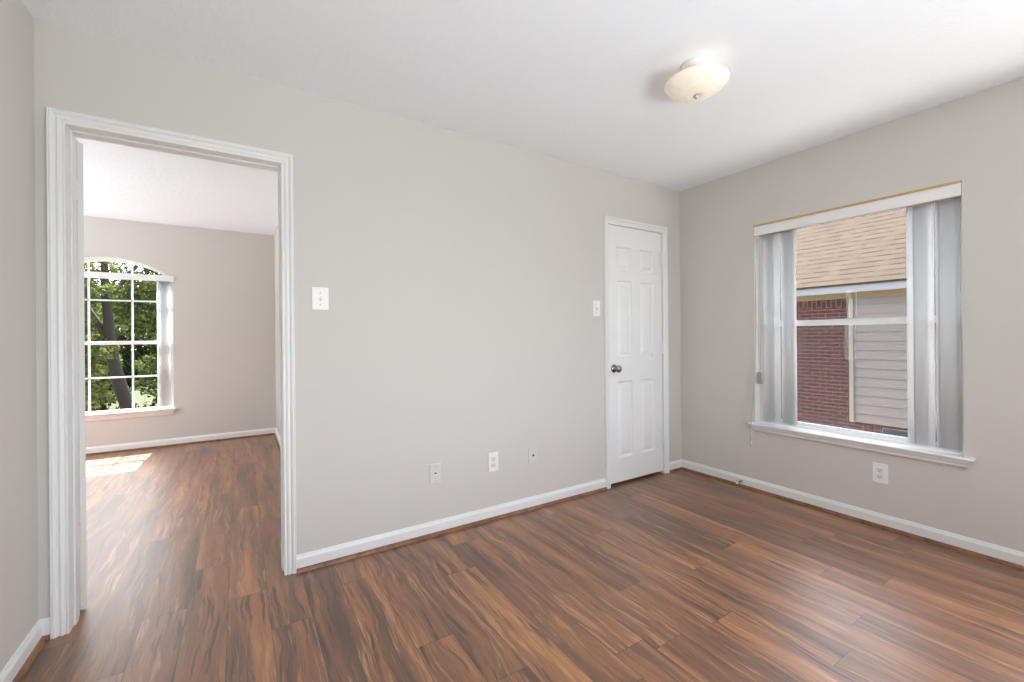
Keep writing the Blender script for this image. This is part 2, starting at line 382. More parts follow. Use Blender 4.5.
# far wall with an arched opening
AX, AHW, ASP, APK, AZ0 = -1.150, 0.530, 1.865, 2.035, 0.40
AR = (AHW**2+(APK-ASP)**2)/(2*(APK-ASP)); ACZ = APK-AR
def arc(hw, rad, n=24, cx=AX):
    t = math.asin(min(1, hw/rad)); return [(cx+rad*math.sin(s), ACZ+rad*math.cos(s)) for s in np.linspace(-t, t, n+1)]
def far_wall():
    bm = bmesh.new(); pts = arc(AHW, AR)
    box(bm, XFL-0.1, AX-AHW, YF, YF+TW, 0, H); box(bm, AX+AHW, XFR+0.2, YF, YF+TW, 0, H); box(bm, AX-AHW, AX+AHW, YF, YF+TW, 0, AZ0)
    for (xa, za), (xb, zb) in zip(pts, pts[1:]):
        v = [bm.verts.new(c) for c in ((xa,YF,za),(xb,YF,zb),(xb,YF,H),(xa,YF,H),(xa,YF+TW,za),(xb,YF+TW,zb),(xb,YF+TW,H),(xa,YF+TW,H))]
        for f in ((0,1,2,3),(5,4,7,6),(4,5,1,0),(3,2,6,7)): bm.faces.new([v[i] for i in f])
    return bm
struct('wall_far', far_wall(), 'wall_paint', 'greige far-room wall around the arched window', 'wall')
struct('wall_far_right', B((XFR, XFR+TW, TW, YF, 0, H)), 'wall_paint', 'greige side wall of the far room behind the doorway edge', 'wall')
struct('wall_far_left', B((XFL-TW, XFL, TW-0.2, LY0, 0, H), (XFL-TW, XFL, LY1, YF+0.1, 0, H), (XFL-TW, XFL, LY0, LY1, 0, BZ0), (XFL-TW, XFL, LY0, LY1, BZ1, H)), 'wall_paint', 'greige side wall of the far room out of view on the left', 'wall')

# door casings and jambs
bm = bmesh.new(); casing(bm, DX0, DX1, DZ, 0.0, -1, CAS)
t1 = struct('trim_1', bm, 'trim_white', 'white moulded casing framing the open doorway', 'door casing')
bm = B((DX0-jt, DX0, -0.001, TW+0.001, 0, DZ), (DX1, DX1+jt, -0.001, TW+0.001, 0, DZ), (DX0-jt, DX1+jt, -0.001, TW+0.001, DZ, DZ+jt))
build('jamb', bm, 'trim_white', t1)
bm = B((DX0, DX0+0.007, 0.045, 0.085, 0, DZ), (DX1-0.007, DX1, 0.045, 0.085, 0, DZ), (DX0+0.007, DX1-0.007, 0.045, 0.085, DZ-0.007, DZ))
build('door_stop_strip', bm, 'trim_white', t1, bevel=0.002)
bm = bmesh.new(); casing(bm, DX0-0.035, DX1+0.006, DZ+0.006, TW, 1, CAS)
build('far_side_casing', bm, 'trim_white', t1)
bm = bmesh.new(); casing(bm, CX0, CX1, CZ, 0.0, -1, CAS)
t2 = struct('trim_2', bm, 'trim_white', 'white moulded casing framing the closed closet door', 'door casing')
build('jamb', B((CX0-jt, CX0, -0.001, 0.075, 0, CZ), (CX1, CX1+jt, -0.001, 0.075, 0, CZ), (CX0-jt, CX1+jt, -0.001, 0.075, CZ, CZ+jt)), 'trim_white', t2)

# baseboards with brown shoe moulding
def base(name, path, label):
    bm = bmesh.new(); sweep(bm, path, BASE); b = struct(name, bm, 'trim_white', label, 'baseboard')
    bm = bmesh.new(); sweep(bm, path, SHOE); build('shoe_moulding', bm, 'shoe', b, label='brown quarter-round strip along the floor')
    return b
cw = 0.0525
base('baseboard_middle', [(CX0-cw, 0), (DX1+cw, 0)], 'white baseboard under the outlets between the two doors')
base('baseboard_right', [(XB, YBK), (XB, 0), (CX1+cw, 0)], 'white baseboard under the window turning the corner to the closet door')
base('baseboard_left', [(DX0-cw, 0), (XC, 0), (XC, YBK)], 'white baseboard along the left wall up to the doorway')
base('baseboard_back', [(XC, YBK), (XB, YBK)], 'white baseboard behind the camera')
base('baseboard_far', [(XFR, TW), (XFR, YF), (XFL, YF), (XFL, TW)], 'white baseboard of the far room below the arched window')

# ------------------------------------------------------------------ doors
def panel_door(bm, x0, x1, z0, z1, th, cols_, rows_):
    """leaf in the xz plane, faces at y=0 (front) and y=th, with raised panels on both"""
    xs = sorted({x0, x1, *[c for p in cols_ for c in p]}); zs = sorted({z0, z1, *[c for p in rows_ for c in p]})
    for yy, s in ((0.0, 1), (th, -1)):
        for xa, xb in zip(xs, xs[1:]):
            for za, zb in zip(zs, zs[1:]):
                if (xa, xb) in cols_ and (za, zb) in rows_:
                    rings = []
                    for ins, dep in ((0, 0), (0.003, 0.005), (0.009, 0.015), (0.022, 0.016), (0.025, 0.013), (0.044, 0.003)):
                        rings.append([bm.verts.new(c) for c in ((xa+ins, yy+s*dep, za+ins), (xb-ins, yy+s*dep, za+ins), (xb-ins, yy+s*dep, zb-ins), (xa+ins, yy+s*dep, zb-ins))])
                    for A, C in zip(rings, rings[1:]):
                        for k in range(4): bm.faces.new((A[k], A[(k+1) % 4], C[(k+1) % 4], C[k]))
                    bm.faces.new(rings[-1])
                else:
                    bm.faces.new([bm.verts.new(c) for c in ((xa, yy, za), (xb, yy, za), (xb, yy, zb), (xa, yy, zb))])
    for xa in (x0, x1): bm.faces.new([bm.verts.new(c) for c in ((xa, 0, z0), (xa, th, z0), (xa, th, z1), (xa, 0, z1))])
    for za in (z0, z1): bm.faces.new([bm.verts.new(c) for c in ((x0, 0, za), (x1, 0, za), (x1, th, za), (x0, th, za))])
ROWS = [(0.212, 0.815), (1.000, 1.608), (1.688, 1.878)]
d1 = empty('door_1', (CX1, 0.0, 0.0), 'closed white six-panel closet door with chrome knob', 'door', kind='structure')
bm = bmesh.new(); panel_door(bm, CX0+0.003, CX1-0.003, 0.024, CZ-0.004, 0.035, [(2.510, 2.680), (2.772, 2.942)], ROWS)
bmesh.ops.translate(bm, verts=bm.verts, vec=(0, 0.003, 0)); build('leaf', bm, 'door_white', d1)
kx, kz = 2.472, 0.918
bm = bmesh.new(); lathe(bm, [(0, 0), (0.032, 0), (0.032, 0.004), (0.026, 0.010), (0.013, 0.013), (0.011, 0.028), (0.013, 0.032), (0.023, 0.037), (0.0285, 0.047), (0.028, 0.056), (0.022, 0.063), (0.010, 0.066), (0, 0.0665)], (kx, 0.003, kz), (0, -1, 0), 32)
build('knob', bm, 'chrome', d1, smooth=True, label='round chrome door knob')
def hinge(parent, x, y, z, rot, mat='steel', h=0.09):
    bm = bmesh.new()
    for k in range(5): tube(bm, [(0, 0, -h/2+k*h/5+0.0006), (0, 0, -h/2+(k+1)*h/5-0.0006)], 0.0058, 12)
    tube(bm, [(0, 0, h/2), (0, 0, h/2+0.006)], [0.0045, 0.003], 12)
    box(bm, -0.030, -0.003, 0.003, 0.006, -h/2, h/2); box(bm, 0.003, 0.014, 0.003, 0.006, -h/2, h/2)
    bmesh.ops.rotate(bm, verts=bm.verts, cent=(0, 0, 0), matrix=Matrix.Rotation(rot, 3, 'Z'))
    bmesh.ops.translate(bm, verts=bm.verts, vec=(x, y, z))
    return build('hinge', bm, mat, parent)
for z in (1.832, 1.062, 0.318): hinge(d1, CX1-0.001, -0.0075, z, 0, 'trim_white')
d2 = empty('door_2', (DX0-0.007, TW+0.026, 0.0), 'white panel door swung fully open into the far room, only its hinge edge showing', 'door', kind='structure')
bm = bmesh.new(); panel_door(bm, 0.003, 0.749, 0.012, DZ-0.003, 0.035, [(0.105, 0.325), (0.425, 0.645)], ROWS)
bmesh.ops.translate(bm, verts=bm.verts, vec=(-0.003, -0.043, 0))
ang = math.radians(160)
bmesh.ops.rotate(bm, verts=bm.verts, cent=(0, 0, 0), matrix=Matrix.Rotation(ang, 3, 'Z'))
bmesh.ops.translate(bm, verts=bm.verts, vec=d2.location)
build('leaf', bm, 'door_white', d2)
def hinge2(z, h=0.09):
    bm = bmesh.new()
    tube(bm, [(0, 0, -h/2), (0, 0, h/2)], 0.0058, 12)
    box(bm, 0.0030, 0.0050, -0.034, 0.0, -h/2, h/2)                  # leaf on the jamb
    box(bm, 0.0, 0.0045, -0.001, 0.009, -h/2, h/2)                   # leaf on the door edge
    bmesh.ops.translate(bm, verts=bm.verts, vec=d2.location+Vector((0.0008, 0, z)))
    return build('hinge', bm, 'trim_white', d2, label='white painted butt hinge')
for z in (1.823, 1.082, 0.335): hinge2(z)
bm = bmesh.new()
kp = Matrix.Rotation(ang, 3, 'Z') @ Vector((0.686, -0.043, 0.93)); kn = Matrix.Rotation(ang, 3, 'Z') @ Vector((0, -1, 0))
lathe(bm, [(0, 0), (0.032, 0), (0.032, 0.004), (0.026, 0.010), (0.012, 0.013), (0.011, 0.028), (0.023, 0.037), (0.0285, 0.047), (0.028, 0.056), (0.022, 0.063), (0, 0.0665)], kp+d2.location, kn, 24)
build('knob', bm, 'chrome', d2, smooth=True)

# ------------------------------------------------------------------ right-hand window
w1 = empty('window_1', (XB+TW*0.5, -1.2, WO['z0']), 'white single-hung window facing the brick house next door', 'window', kind='structure')
y0, y1, z0, z1 = WO['y0'], WO['y1'], WO['z0'], WO['z1']
xo = XB+TW
def frame_yz(bm, xa, xb, ya, yb, za, zb, t, tb=None, tt=None):
    tb = tb or t; tt = tt or t
    box(bm, xa, xb, ya, ya+t, za, zb); box(bm, xa, xb, yb-t, yb, za, zb)
    box(bm, xa, xb, ya+t, yb-t, za, za+tb); box(bm, xa, xb, ya+t, yb-t, zb-tt, zb)
bm = bmesh.new(); frame_yz(bm, xo-0.060, xo+0.01, y0, y1, z0, z1, 0.030, 0.026); build('window_frame', bm, 'vinyl_white', w1, bevel=0.002)
zm = 1.252
bm = bmesh.new(); frame_yz(bm, xo-0.020, xo+0.003, y0+0.03, y1-0.03, zm-0.012, z1-0.03, 0.030, 0.034); up = build('upper_sash', bm, 'vinyl_white', w1, bevel=0.002)
build('pane', B((xo-0.010, xo-0.006, y0+0.06, y1-0.06, zm+0.02, z1-0.06)), 'glass', up)
bm = bmesh.new(); frame_yz(bm, xo-0.050, xo-0.024, y0+0.03, y1-0.03, z0+0.026, zm+0.022, 0.034, 0.024, 0.040); lo = build('lower_sash', bm, 'vinyl_white', w1, bevel=0.002)
build('pane', B((xo-0.038, xo-0.034, y0+0.062, y1-0.062, z0+0.048, zm-0.016)), 'glass', lo)
build('insect_screen', B((xo+0.002, xo+0.003, y0+0.03, y1-0.03, z0+0.026, zm-0.012)), 'screen', w1)
# stool and moulded apron, with returned ends
SILL = [(0, 0.512), (0.040, 0.512), (0.046, 0.509), (0.048, 0.504), (0.046, 0.498), (0.040, 0.495), (0.036, 0.492), (0.034, 0.484), (0.028, 0.475), (0.024, 0.470), (0.024, 0.464), (0.020, 0.456), (0.010, 0.450), (0, 0.448)]
bm = bmesh.new(); ye0, ye1 = -1.755, -0.665
sweep(bm, [(XB, ye0), (XB-0.0005, ye0), (XB-0.0005, ye1), (XB, ye1)][::1], SILL)
box(bm, XB-0.002, xo-0.058, y0, y1, z0-0.006, 0.512)
build('sill', bm, 'trim_white', w1)

# vertical blind of the room window
bl = empty('vertical_blind', (XB+0.02, -1.2, z1), 'white vertical blind drawn open to both sides of the right-hand window', 'window blind')
xv = XB+0.004
build('headrail', B((XB+0.020, XB+0.062, y0+0.02, y1-0.02, 1.914, 1.960)), 'track_grey', bl, bevel=0.003, label='grey track behind the valance')
build('valance', B((xv, xv+0.008, y0+0.002, y1-0.001, 1.916, 1.994), (xv+0.008, xv+0.05, y0+0.002, y0+0.008, 1.916, 1.994), (xv+0.008, xv+0.05, y1-0.009, y1-0.001, 1.916, 1.994)), 'vinyl_white', bl, bevel=0.001)
build('valance_edge', B((xv-0.006, xv+0.006, y0+0.002, y1-0.001, 1.985, 1.9975)), 'gold_trim', bl, label='gold-brown strip along the valance top')
build('valance_edge', B((xv-0.003, xv+0.006, y0+0.002, y1-0.001, 1.9125, 1.917)), 'gold_trim', bl, label='thin gold-brown strip along the valance bottom')
def vane(yc, xc, ang, zb, zt, parent, wv=0.089, arch=0.006, horizontal='y'):
    bm = bmesh.new(); n = 8; rows = []
    for z in (zb, zt):
        row = []
        for i in range(n+1):
            s = -0.5+i/n; u = s*wv; v = arch*(1-4*s*s)
            if horizontal == 'y': p = (xc+u*math.sin(ang)-v*math.cos(ang), yc+u*math.cos(ang)+v*math.sin(ang), z)
            else: p = (yc+u*math.cos(ang)+v*math.sin(ang), xc+u*math.sin(ang)-v*math.cos(ang), z)
            row.append(bm.verts.new(p))
        rows.append(row)
    for i in range(n): bm.faces.new((rows[0][i], rows[0][i+1], rows[1][i+1], rows[1][i]))
    o = build('vane', bm, 'vane', parent, smooth=True)
    md = o.modifiers.new('thickness', 'SOLIDIFY'); md.thickness = 0.0012
    return o
for yc, ang_ in ((-0.731, 7), (-0.774, 7), (-0.864, 4), (-0.880, 7)):
    vane(yc, XB+0.036, math.radians(ang_), 0.530, 1.912, bl)
for yc, ang_ in ((-1.563, -4), (-1.592, -9), (-1.687, -5), (-1.698, -8)):
    vane(yc, XB+0.036, math.radians(ang_), 0.530, 1.912, bl)
cp = [(XB-0.004, -0.668, 1.90), (XB-0.012, -0.668, 1.60), (XB-0.030, -0.672, 1.10), (XB-0.050, -0.660, 0.72), (XB-0.056, -0.644, 0.52), (XB-0.052, -0.636, 0.44), (XB-0.040, -0.634, 0.375)]
bm = bmesh.new(); tube(bm, cp, 0.0016, 6)
cp2 = [(x+0.002, y+0.004*math.sin(i*1.3), z) for i, (x, y, z) in enumerate(cp)]
tube(bm, cp2, 0.0016, 6)
cd = build('pull_cord', bm, 'cord_white', bl, smooth=True)
bm = bmesh.new(); lathe(bm, [(0, 0), (0.003, 0.001), (0.006, 0.02), (0.007, 0.032), (0.004, 0.037), (0, 0.038)], (XB-0.040, -0.634, 0.376), (0, 0, -1), 14); build('tassel', bm, 'cord_white', cd, smooth=True)
bm = B((XB+0.000, XB+0.014, -0.695, -0.660, 0.805, 0.875)); lathe(bm, [(0, 0), (0.018, 0), (0.018, 0.013), (0, 0.013)], (XB+0.0005, -0.6775, 0.878), (1, 0, 0), 20)
build('cord_tensioner', bm, 'grey_plastic', bl, bevel=0.002, label='grey cord pulley housing')
bm = bmesh.new(); tube(bm, [(XB+0.008, -0.672, 1.90), (XB+0.008, -0.672, 0.885)], 0.0015, 6); tube(bm, [(XB+0.008, -0.684, 1.90), (XB+0.008, -0.684, 0.885)], 0.0015, 6)
build('chain_loop', bm, 'cord_white', bl)

# ------------------------------------------------------------------ arched window in the far room
w2 = empty('window_2', (AX, YF+0.06, AZ0), 'white arched window with muntins in the far room, trees outside', 'window', kind='structure')
yo = YF+TW
def arch_frame(bm, ya, yb, hw, t, zb):
    outer = [(AX-hw, zb)] + arc(hw, AR+hw-AHW) + [(AX+hw, zb)]
    hi = hw-t; inner = [(AX-hi, zb+t)] + arc(hi, AR+hw-AHW-t) + [(AX+hi, zb+t)]
    n = len(outer)
    for i in range(n):
        j = (i+1) % n; a_, b_, c_, d_ = outer[i], outer[j], inner[j], inner[i]
        v = [bm.verts.new((q[0], y, q[1])) for y in (ya, yb) for q in (a_, b_, c_, d_)]
        for f in ((0,1,2,3),(7,6,5,4),(0,4,5,1),(2,6,7,3)): bm.faces.new([v[k] for k in f])
bm = bmesh.new(); arch_frame(bm, yo-0.065, yo, AHW, 0.028, AZ0); build('window_frame', bm, 'vinyl_white', w2)
gy = yo-0.035
def fx(x, dy=0.09): return x   # muntin x already measured near the pane plane
mz = lambda z: 1.177+(z-1.177)*(gy+CAM_D)/(YF+CAM_D)
bm = bmesh.new()
for x in (-1.665, -1.322, -0.978, -0.635):
    box(bm, x-0.008, x+0.008, gy-0.010, gy+0.010, AZ0+0.028, ACZ+math.sqrt(max(AR**2-(x-AX)**2, 0))-0.026)
for z in (1.592, 0.775): box(bm, AX-AHW+0.03, AX+AHW-0.03, gy-0.010, gy+0.010, z-0.008, z+0.008)
build('muntins', bm, 'vinyl_white', w2)
build('meeting_rail', B((AX-AHW+0.028, AX+AHW-0.028, gy-0.022, gy+0.014, 1.123, 1.160)), 'vinyl_white', w2, bevel=0.002)
build('transom_bar', B((AX-AHW+0.028, AX+AHW-0.028, gy-0.018, gy+0.014, 1.845, 1.885)), 'vinyl_white', w2)
bm = bmesh.new(); pts = [(AX-AHW+0.03, AZ0+0.03)]+arc(AHW-0.03, AR-0.03)+[(AX+AHW-0.03, AZ0+0.03)]
f0 = [bm.verts.new((x, gy, z)) for x, z in pts]; bm.faces.new(f0)
ex = bmesh.ops.extrude_face_region(bm, geom=bm.faces[:]); bmesh.ops.translate(bm, verts=[v for v in ex['geom'] if isinstance(v, bmesh.types.BMVert)], vec=(0, 0.004, 0))
build('pane', bm, 'glass', w2)
SILL2 = [(0, 0.418), (0.036, 0.418), (0.041, 0.414), (0.042, 0.408), (0.038, 0.402), (0.030, 0.398), (0.026, 0.386), (0.020, 0.372), (0.014, 0.350), (0.010, 0.344), (0, 0.342)]
bm = bmesh.new(); sweep(bm, [(AX+AHW-0.022, YF), (AX+AHW-0.022, YF-0.0005), (AX-AHW+0.022, YF-0.0005), (AX-AHW+0.022, YF)], SILL2)
box(bm, AX-AHW, AX+AHW, YF-0.002, yo-0.06, AZ0-0.004, 0.418); build('sill', bm, 'trim_white', w2)
b2 = empty('vertical_blind', (AX, YF+0.02, 1.875), 'white vertical blind drawn open at the arched far-room window', 'window blind')
build('headrail', B((AX-AHW+0.012, AX+AHW-0.012, YF+0.018, YF+0.056, 1.818, 1.850)), 'track_grey', b2)
build('valance', B((AX-AHW-0.008, AX+AHW+0.008, YF-0.014, YF-0.004, 1.810, 1.873), (AX-AHW-0.008, AX-AHW-0.003, YF-0.004, YF-0.0005, 1.810, 1.873), (AX+AHW+0.003, AX+AHW+0.008, YF-0.004, YF-0.0005, 1.810, 1.873)), 'vinyl_white', b2, bevel=0.001)
for xc, ang_ in ((-0.686, 6), (-0.706, 14), (-0.722, 22)): vane(xc, YF+0.036, math.radians(ang_), 0.432, 1.816, b2, horizontal='x')
for xc, ang_ in ((-1.628, -8), (-1.600, -20), (-1.584, -32)): vane(xc, YF+0.036, math.radians(ang_), 0.432, 1.816, b2, horizontal='x')

# unseen windows added so that fill lamps can light the rooms
def added_window(name, loc, along, c0, c1, at_, label):
    e_ = empty(name, loc, label, 'window', kind='structure')
    bm = bmesh.new(); t = 0.04; d = 0.05
    def bx(u0, u1, za, zb): box(bm, *( (u0, u1, at_, at_+d) if along == 'x' else (at_, at_+d, u0, u1)), za, zb)
    bx(c0, c0+t, BZ0, BZ1); bx(c1-t, c1, BZ0, BZ1); bx(c0+t, c1-t, BZ0, BZ0+t); bx(c0+t, c1-t, BZ1-t, BZ1); bx((c0+c1)/2-t/2, (c0+c1)/2+t/2, BZ0+t, BZ1-t)
    build('window_frame', bm, 'vinyl_white', e_)
    bm = bmesh.new(); at2 = at_+0.023; d = 0.004
    box(bm, *((c0+t, c1-t, at2, at2+d) if along == 'x' else (at2, at2+d, c0+t, c1-t)), BZ0+t, BZ1-t); build('pane', bm, 'glass', e_)
added_window('added_window_5', (XB+0.05, -2.60, BZ0), 'y', SY0, SY1, XB+0.04, 'added white window of the right wall out of view beside the camera')
added_window('added_window_3', (1.0, YBK-0.09, BZ0), 'x', BX0, BX1, YBK-0.10, 'added wide white window behind the camera')
added_window('added_window_4', (XFL-0.09, 2.0, BZ0), 'y', LY0, LY1, XFL-0.10, 'added wide white window of the far room out of view')

# ------------------------------------------------------------------ wall plates
PG = 'wall plates and switches'
def plate(name, pos, wall, wd, ht, label, cat, mat='plate_white'):
    e_ = empty(name, pos, label, cat)
    q = lambda u0, u1, d0, d1, z0_, z1_: (pos[0]+u0, pos[0]+u1, -d1, -d0, pos[2]+z0_, pos[2]+z1_) if wall == 'A' else (XB-d1, XB-d0, pos[1]-u1, pos[1]-u0, pos[2]+z0_, pos[2]+z1_)
    build('cover_plate', B(q(-wd/2, wd/2, 0, 0.0065, -ht/2, ht/2)), mat, e_, bevel=0.003)
    ax = (0, -1, 0) if wall == 'A' else (-1, 0, 0)
    def disc(nm, u, z, r_, d_, m, r2=None, base_=0.0065):
        o_ = (pos[0]+u, -base_+0.0005, pos[2]+z) if wall == 'A' else (XB-base_+0.0005, pos[1]-u, pos[2]+z)
        bm = bmesh.new(); lathe(bm, [(0, 0), (r_, 0), (r2 or r_, d_), (0, d_)], o_, ax, 18); return build(nm, bm, m, e_)
    return e_, q, disc
def light_switch(pos, label, wd=0.076):
    e_, q, disc = plate('light_switch', pos, 'A', wd, 0.118, label, 'light switch')
    build('toggle_slot', B(q(-0.0055, 0.0055, 0.0062, 0.0072, -0.0125, 0.0125)), 'outlet_face', e_)
    bm = B((-0.0040, 0.0040, -0.016, 0, -0.0045, 0.0045)); bmesh.ops.rotate(bm, verts=bm.verts, cent=(0, 0, 0), matrix=Matrix.Rotation(math.radians(28), 3, 'X'))
    bmesh.ops.translate(bm, verts=bm.verts, vec=(pos[0], -0.0065, pos[2])); build('toggle', bm, 'plate_almond', e_, bevel=0.001)
    for z in (0.030, -0.030): disc('screw', 0, z, 0.0032, 0.0012, 'grey_plastic')
light_switch((0.355, 0, 1.380), 'white toggle light switch beside the open doorway', 0.080)
light_switch((2.286, 0, 1.383), 'white toggle light switch beside the closet door')
e_, q, disc = plate('phone_jack', (0.980, 0, 0.363), 'A', 0.070, 0.118, 'off-white wall jack plate nearest the open doorway', 'wall jack', 'plate_almond')
build('jack_socket', B(q(-0.010, 0.010, 0.006, 0.0085, -0.008, 0.010)), 'plate_white', e_); build('socket_opening', B(q(-0.007, 0.007, 0.008, 0.0090, -0.002, 0.008)), 'slot_dark', e_, label='dark socket opening')
for z in (0.042, -0.042): disc('screw', 0, z, 0.003, 0.001, 'grey_plastic')
e_, q, disc = plate('wall_outlet', (1.378, 0, 0.368), 'A', 0.074, 0.122, 'bright white duplex outlet, middle plate of three on the long wall', 'electrical outlet')
def duplex(e_, q, disc, big):
    for z in (0.0195, -0.0195):
        bm = B(q(-0.0165, 0.0165, 0.006, 0.0085, z-0.0135, z+0.0135)); f_ = build('receptacle', bm, 'outlet_face', e_, bevel=0.004)
        build('slots', B(q(-0.0075, -0.0055, 0.0083, 0.0090, z-0.002, z+0.008), q(0.0050, 0.0070, 0.0083, 0.0090, z-0.002, z+0.006), q(-0.0020, 0.0020, 0.0083, 0.0090, z-0.010, z-0.006)), 'slot_dark', f_, label='dark plug slots')
    disc('screw', 0, 0, 0.003, 0.001, 'grey_plastic')
duplex(e_, q, disc, False)
e_, q, disc = plate('coax_jack', (1.688, 0, 0.364), 'A', 0.070, 0.118, 'off-white coaxial jack plate, third from the open doorway', 'wall jack', 'plate_almond')
disc('coax_connector', 0, 0.0, 0.0065, 0.008, 'slot_dark')
for z in (0.042, -0.042): disc('screw', 0, z, 0.003, 0.001, 'grey_plastic')
e_, q, disc = plate('wall_outlet', (XB, -1.398, 0.327), 'B', 0.076, 0.118, 'white duplex outlet on the wall below the right-hand window', 'electrical outlet')
duplex(e_, q, disc, True)

# spring door stop on the right baseboard
ds = empty('door_stop', (XB-0.013, -0.545, 0.045), 'small spring door stop on the baseboard left of the window', 'door stop')
bm = bmesh.new(); lathe(bm, [(0, 0), (0.011, 0), (0.011, 0.004), (0.006, 0.007), (0, 0.007)], (XB-0.0125, -0.545, 0.045), (-1, 0, 0), 20); build('mount', bm, 'steel', ds)
bm = bmesh.new(); tube(bm, [(XB-0.019-0.050*i/120, -0.545+0.0052*math.cos(i*0.62), 0.045-0.006*(i/120)**2+0.0052*math.sin(i*0.62)) for i in range(121)], 0.0011, 5); build('spring', bm, 'chrome', ds, smooth=True)
bm = bmesh.new(); lathe(bm, [(0, 0), (0.0075, 0), (0.0085, 0.006), (0.007, 0.013), (0, 0.014)], (XB-0.068, -0.545, 0.039), (-1, 0, 0), 18); build('rubber_tip', bm, 'rubber_white', ds, smooth=True, label='white rubber tip')

# ------------------------------------------------------------------ ceiling light
LX, LY = 1.818, -1.182
cl = empty('ceiling_light', (LX, LY, H), 'frosted glass bowl ceiling light with white base', 'ceiling light')
bm = bmesh.new(); lathe(bm, [(0, 0), (0.067, 0), (0.069, 0.006), (0.066, 0.016), (0.058, 0.026), (0.050, 0.034), (0.048, 0.060), (0.044, 0.064), (0, 0.066)], (LX, LY, H), (0, 0, -1), 48); build('base', bm, 'fixture_white', cl, smooth=True)
bm = bmesh.new()
outer = [(0.138, 0.080), (0.140, 0.084), (0.137, 0.090), (0.122, 0.107), (0.100, 0.122), (0.074, 0.134), (0.044, 0.142), (0.012, 0.145)]
inner = [(0.010, 0.140), (0.044, 0.137), (0.074, 0.129), (0.100, 0.117), (0.120, 0.102), (0.131, 0.088), (0.135, 0.080), (0.138, 0.080)]
lathe(bm, outer+inner, (LX, LY, H), (0, 0, -1), 64); build('glass_shade', bm, 'shade', cl, smooth=True)
bm = bmesh.new(); lathe(bm, [(0.004, 0.060), (0.004, 0.1445), (0.012, 0.1445), (0.013, 0.149), (0.009, 0.152), (0.006, 0.158), (0, 0.160)], (LX, LY, H), (0, 0, -1), 20); build('finial', bm, 'steel', cl, smooth=True)
for s in (-1, 1):
    bm = bmesh.new(); lathe(bm, [(0, 0.0), (0.012, 0.0), (0.014, 0.02), (0.026, 0.045), (0.026, 0.06), (0.016, 0.074), (0, 0.078)], (LX+s*0.046, LY, H-0.085), (s, 0, -0.15), 16); build('bulb', bm, 'bulb', cl, smooth=True)

# ------------------------------------------------------------------ outdoors
GZ = -3.0
struct('ground', B((-60, 60, -40, 90, GZ-0.3, GZ)), 'lawn', 'grass outside below the upper-floor windows', 'ground')
struct('paving', B((XB+TW+0.1, 8.97, -14, 14, GZ, GZ+0.05)), 'concrete', 'pale paving strip between the two houses', 'paving')
NX = 9.0
nb = empty('neighbour_house', (NX, 0.0, GZ), 'red brick house with pale siding and shingle roof outside the right-hand window', 'house')
SY = 0.80                                       # boundary between brick and siding
build('brick_wall', B((NX, NX+0.3, -7, 9, GZ, 1.79)), 'brick', nb)
build('soldier_course', B((NX-0.006, NX+0.05, SY, 9, 1.64, 1.79)), 'soldier_brick', nb, label='upright bricks under the eave')
def siding():
    bm = bmesh.new(); z = -0.345
    while z < 1.79:
        zt = min(z+0.155, 1.79)
        v = [bm.verts.new(c) for c in ((NX-0.036, -7, z), (NX-0.036, SY-0.065, z), (NX-0.020, SY-0.065, zt), (NX-0.020, -7, zt), (NX, -7, z), (NX, SY-0.065, z), (NX, SY-0.065, zt), (NX, -7, zt))]
        for f in ((0,1,2,3),(4,5,1,0),(3,2,6,7),(1,5,6,2),(4,0,3,7)): bm.faces.new([v[i] for i in f])
        z += 0.155
    return bm
build('siding', siding(), 'siding', nb, label='pale lap siding panel')
build('corner_board', B((NX-0.054, NX, SY-0.065, SY, -0.355, 1.79)), 'house_trim', nb, bevel=0.004)
build('soldier_course', B((NX-0.006, NX+0.05, 0.36, 0.62, -0.62, -0.36)), 'soldier_brick', nb, label='upright bricks below the siding')
wn_ = build('window_frame', B((NX-0.012, NX+0.02, 0.02, 0.36, -1.6, -0.385)), 'house_trim', nb)
build('window_pane', B((NX-0.016, NX-0.011, 0.032, 0.348, -1.585, -0.397)), 'house_glass', wn_, label='grey window pane')
EX = 8.68
build('frieze_board', B((NX-0.03, NX, -7, 9, 1.79, 1.90)), 'frieze_paint', nb)
build('soffit', B((EX+0.02, NX, -7, 9, 1.885, 1.905)), 'frieze_paint', nb)
build('fascia', B((EX, EX+0.02, -7, 9, 1.872, 1.990)), 'fascia_paint', nb)
pitch = math.atan(0.90); Lr = 3.5
bm = B((0, Lr, -7.2, 9.2, 0.0, 0.04)); o = build('roof', bm, 'roof', nb)
o.rotation_euler = (0, -pitch, 0); o.location = Vector((EX-0.03, 0, 1.985)) - nb.location
# the far slope so that the roof is a solid gable
bm = B((0, Lr, -7.2, 9.2, -0.04, 0.0)); o = build('roof', bm, 'roof', nb)
top = Vector((EX-0.03+Lr*math.cos(pitch), 0, 1.985+Lr*math.sin(pitch)+0.03))
o.rotation_euler = (0, pitch, 0); o.location = top - nb.location

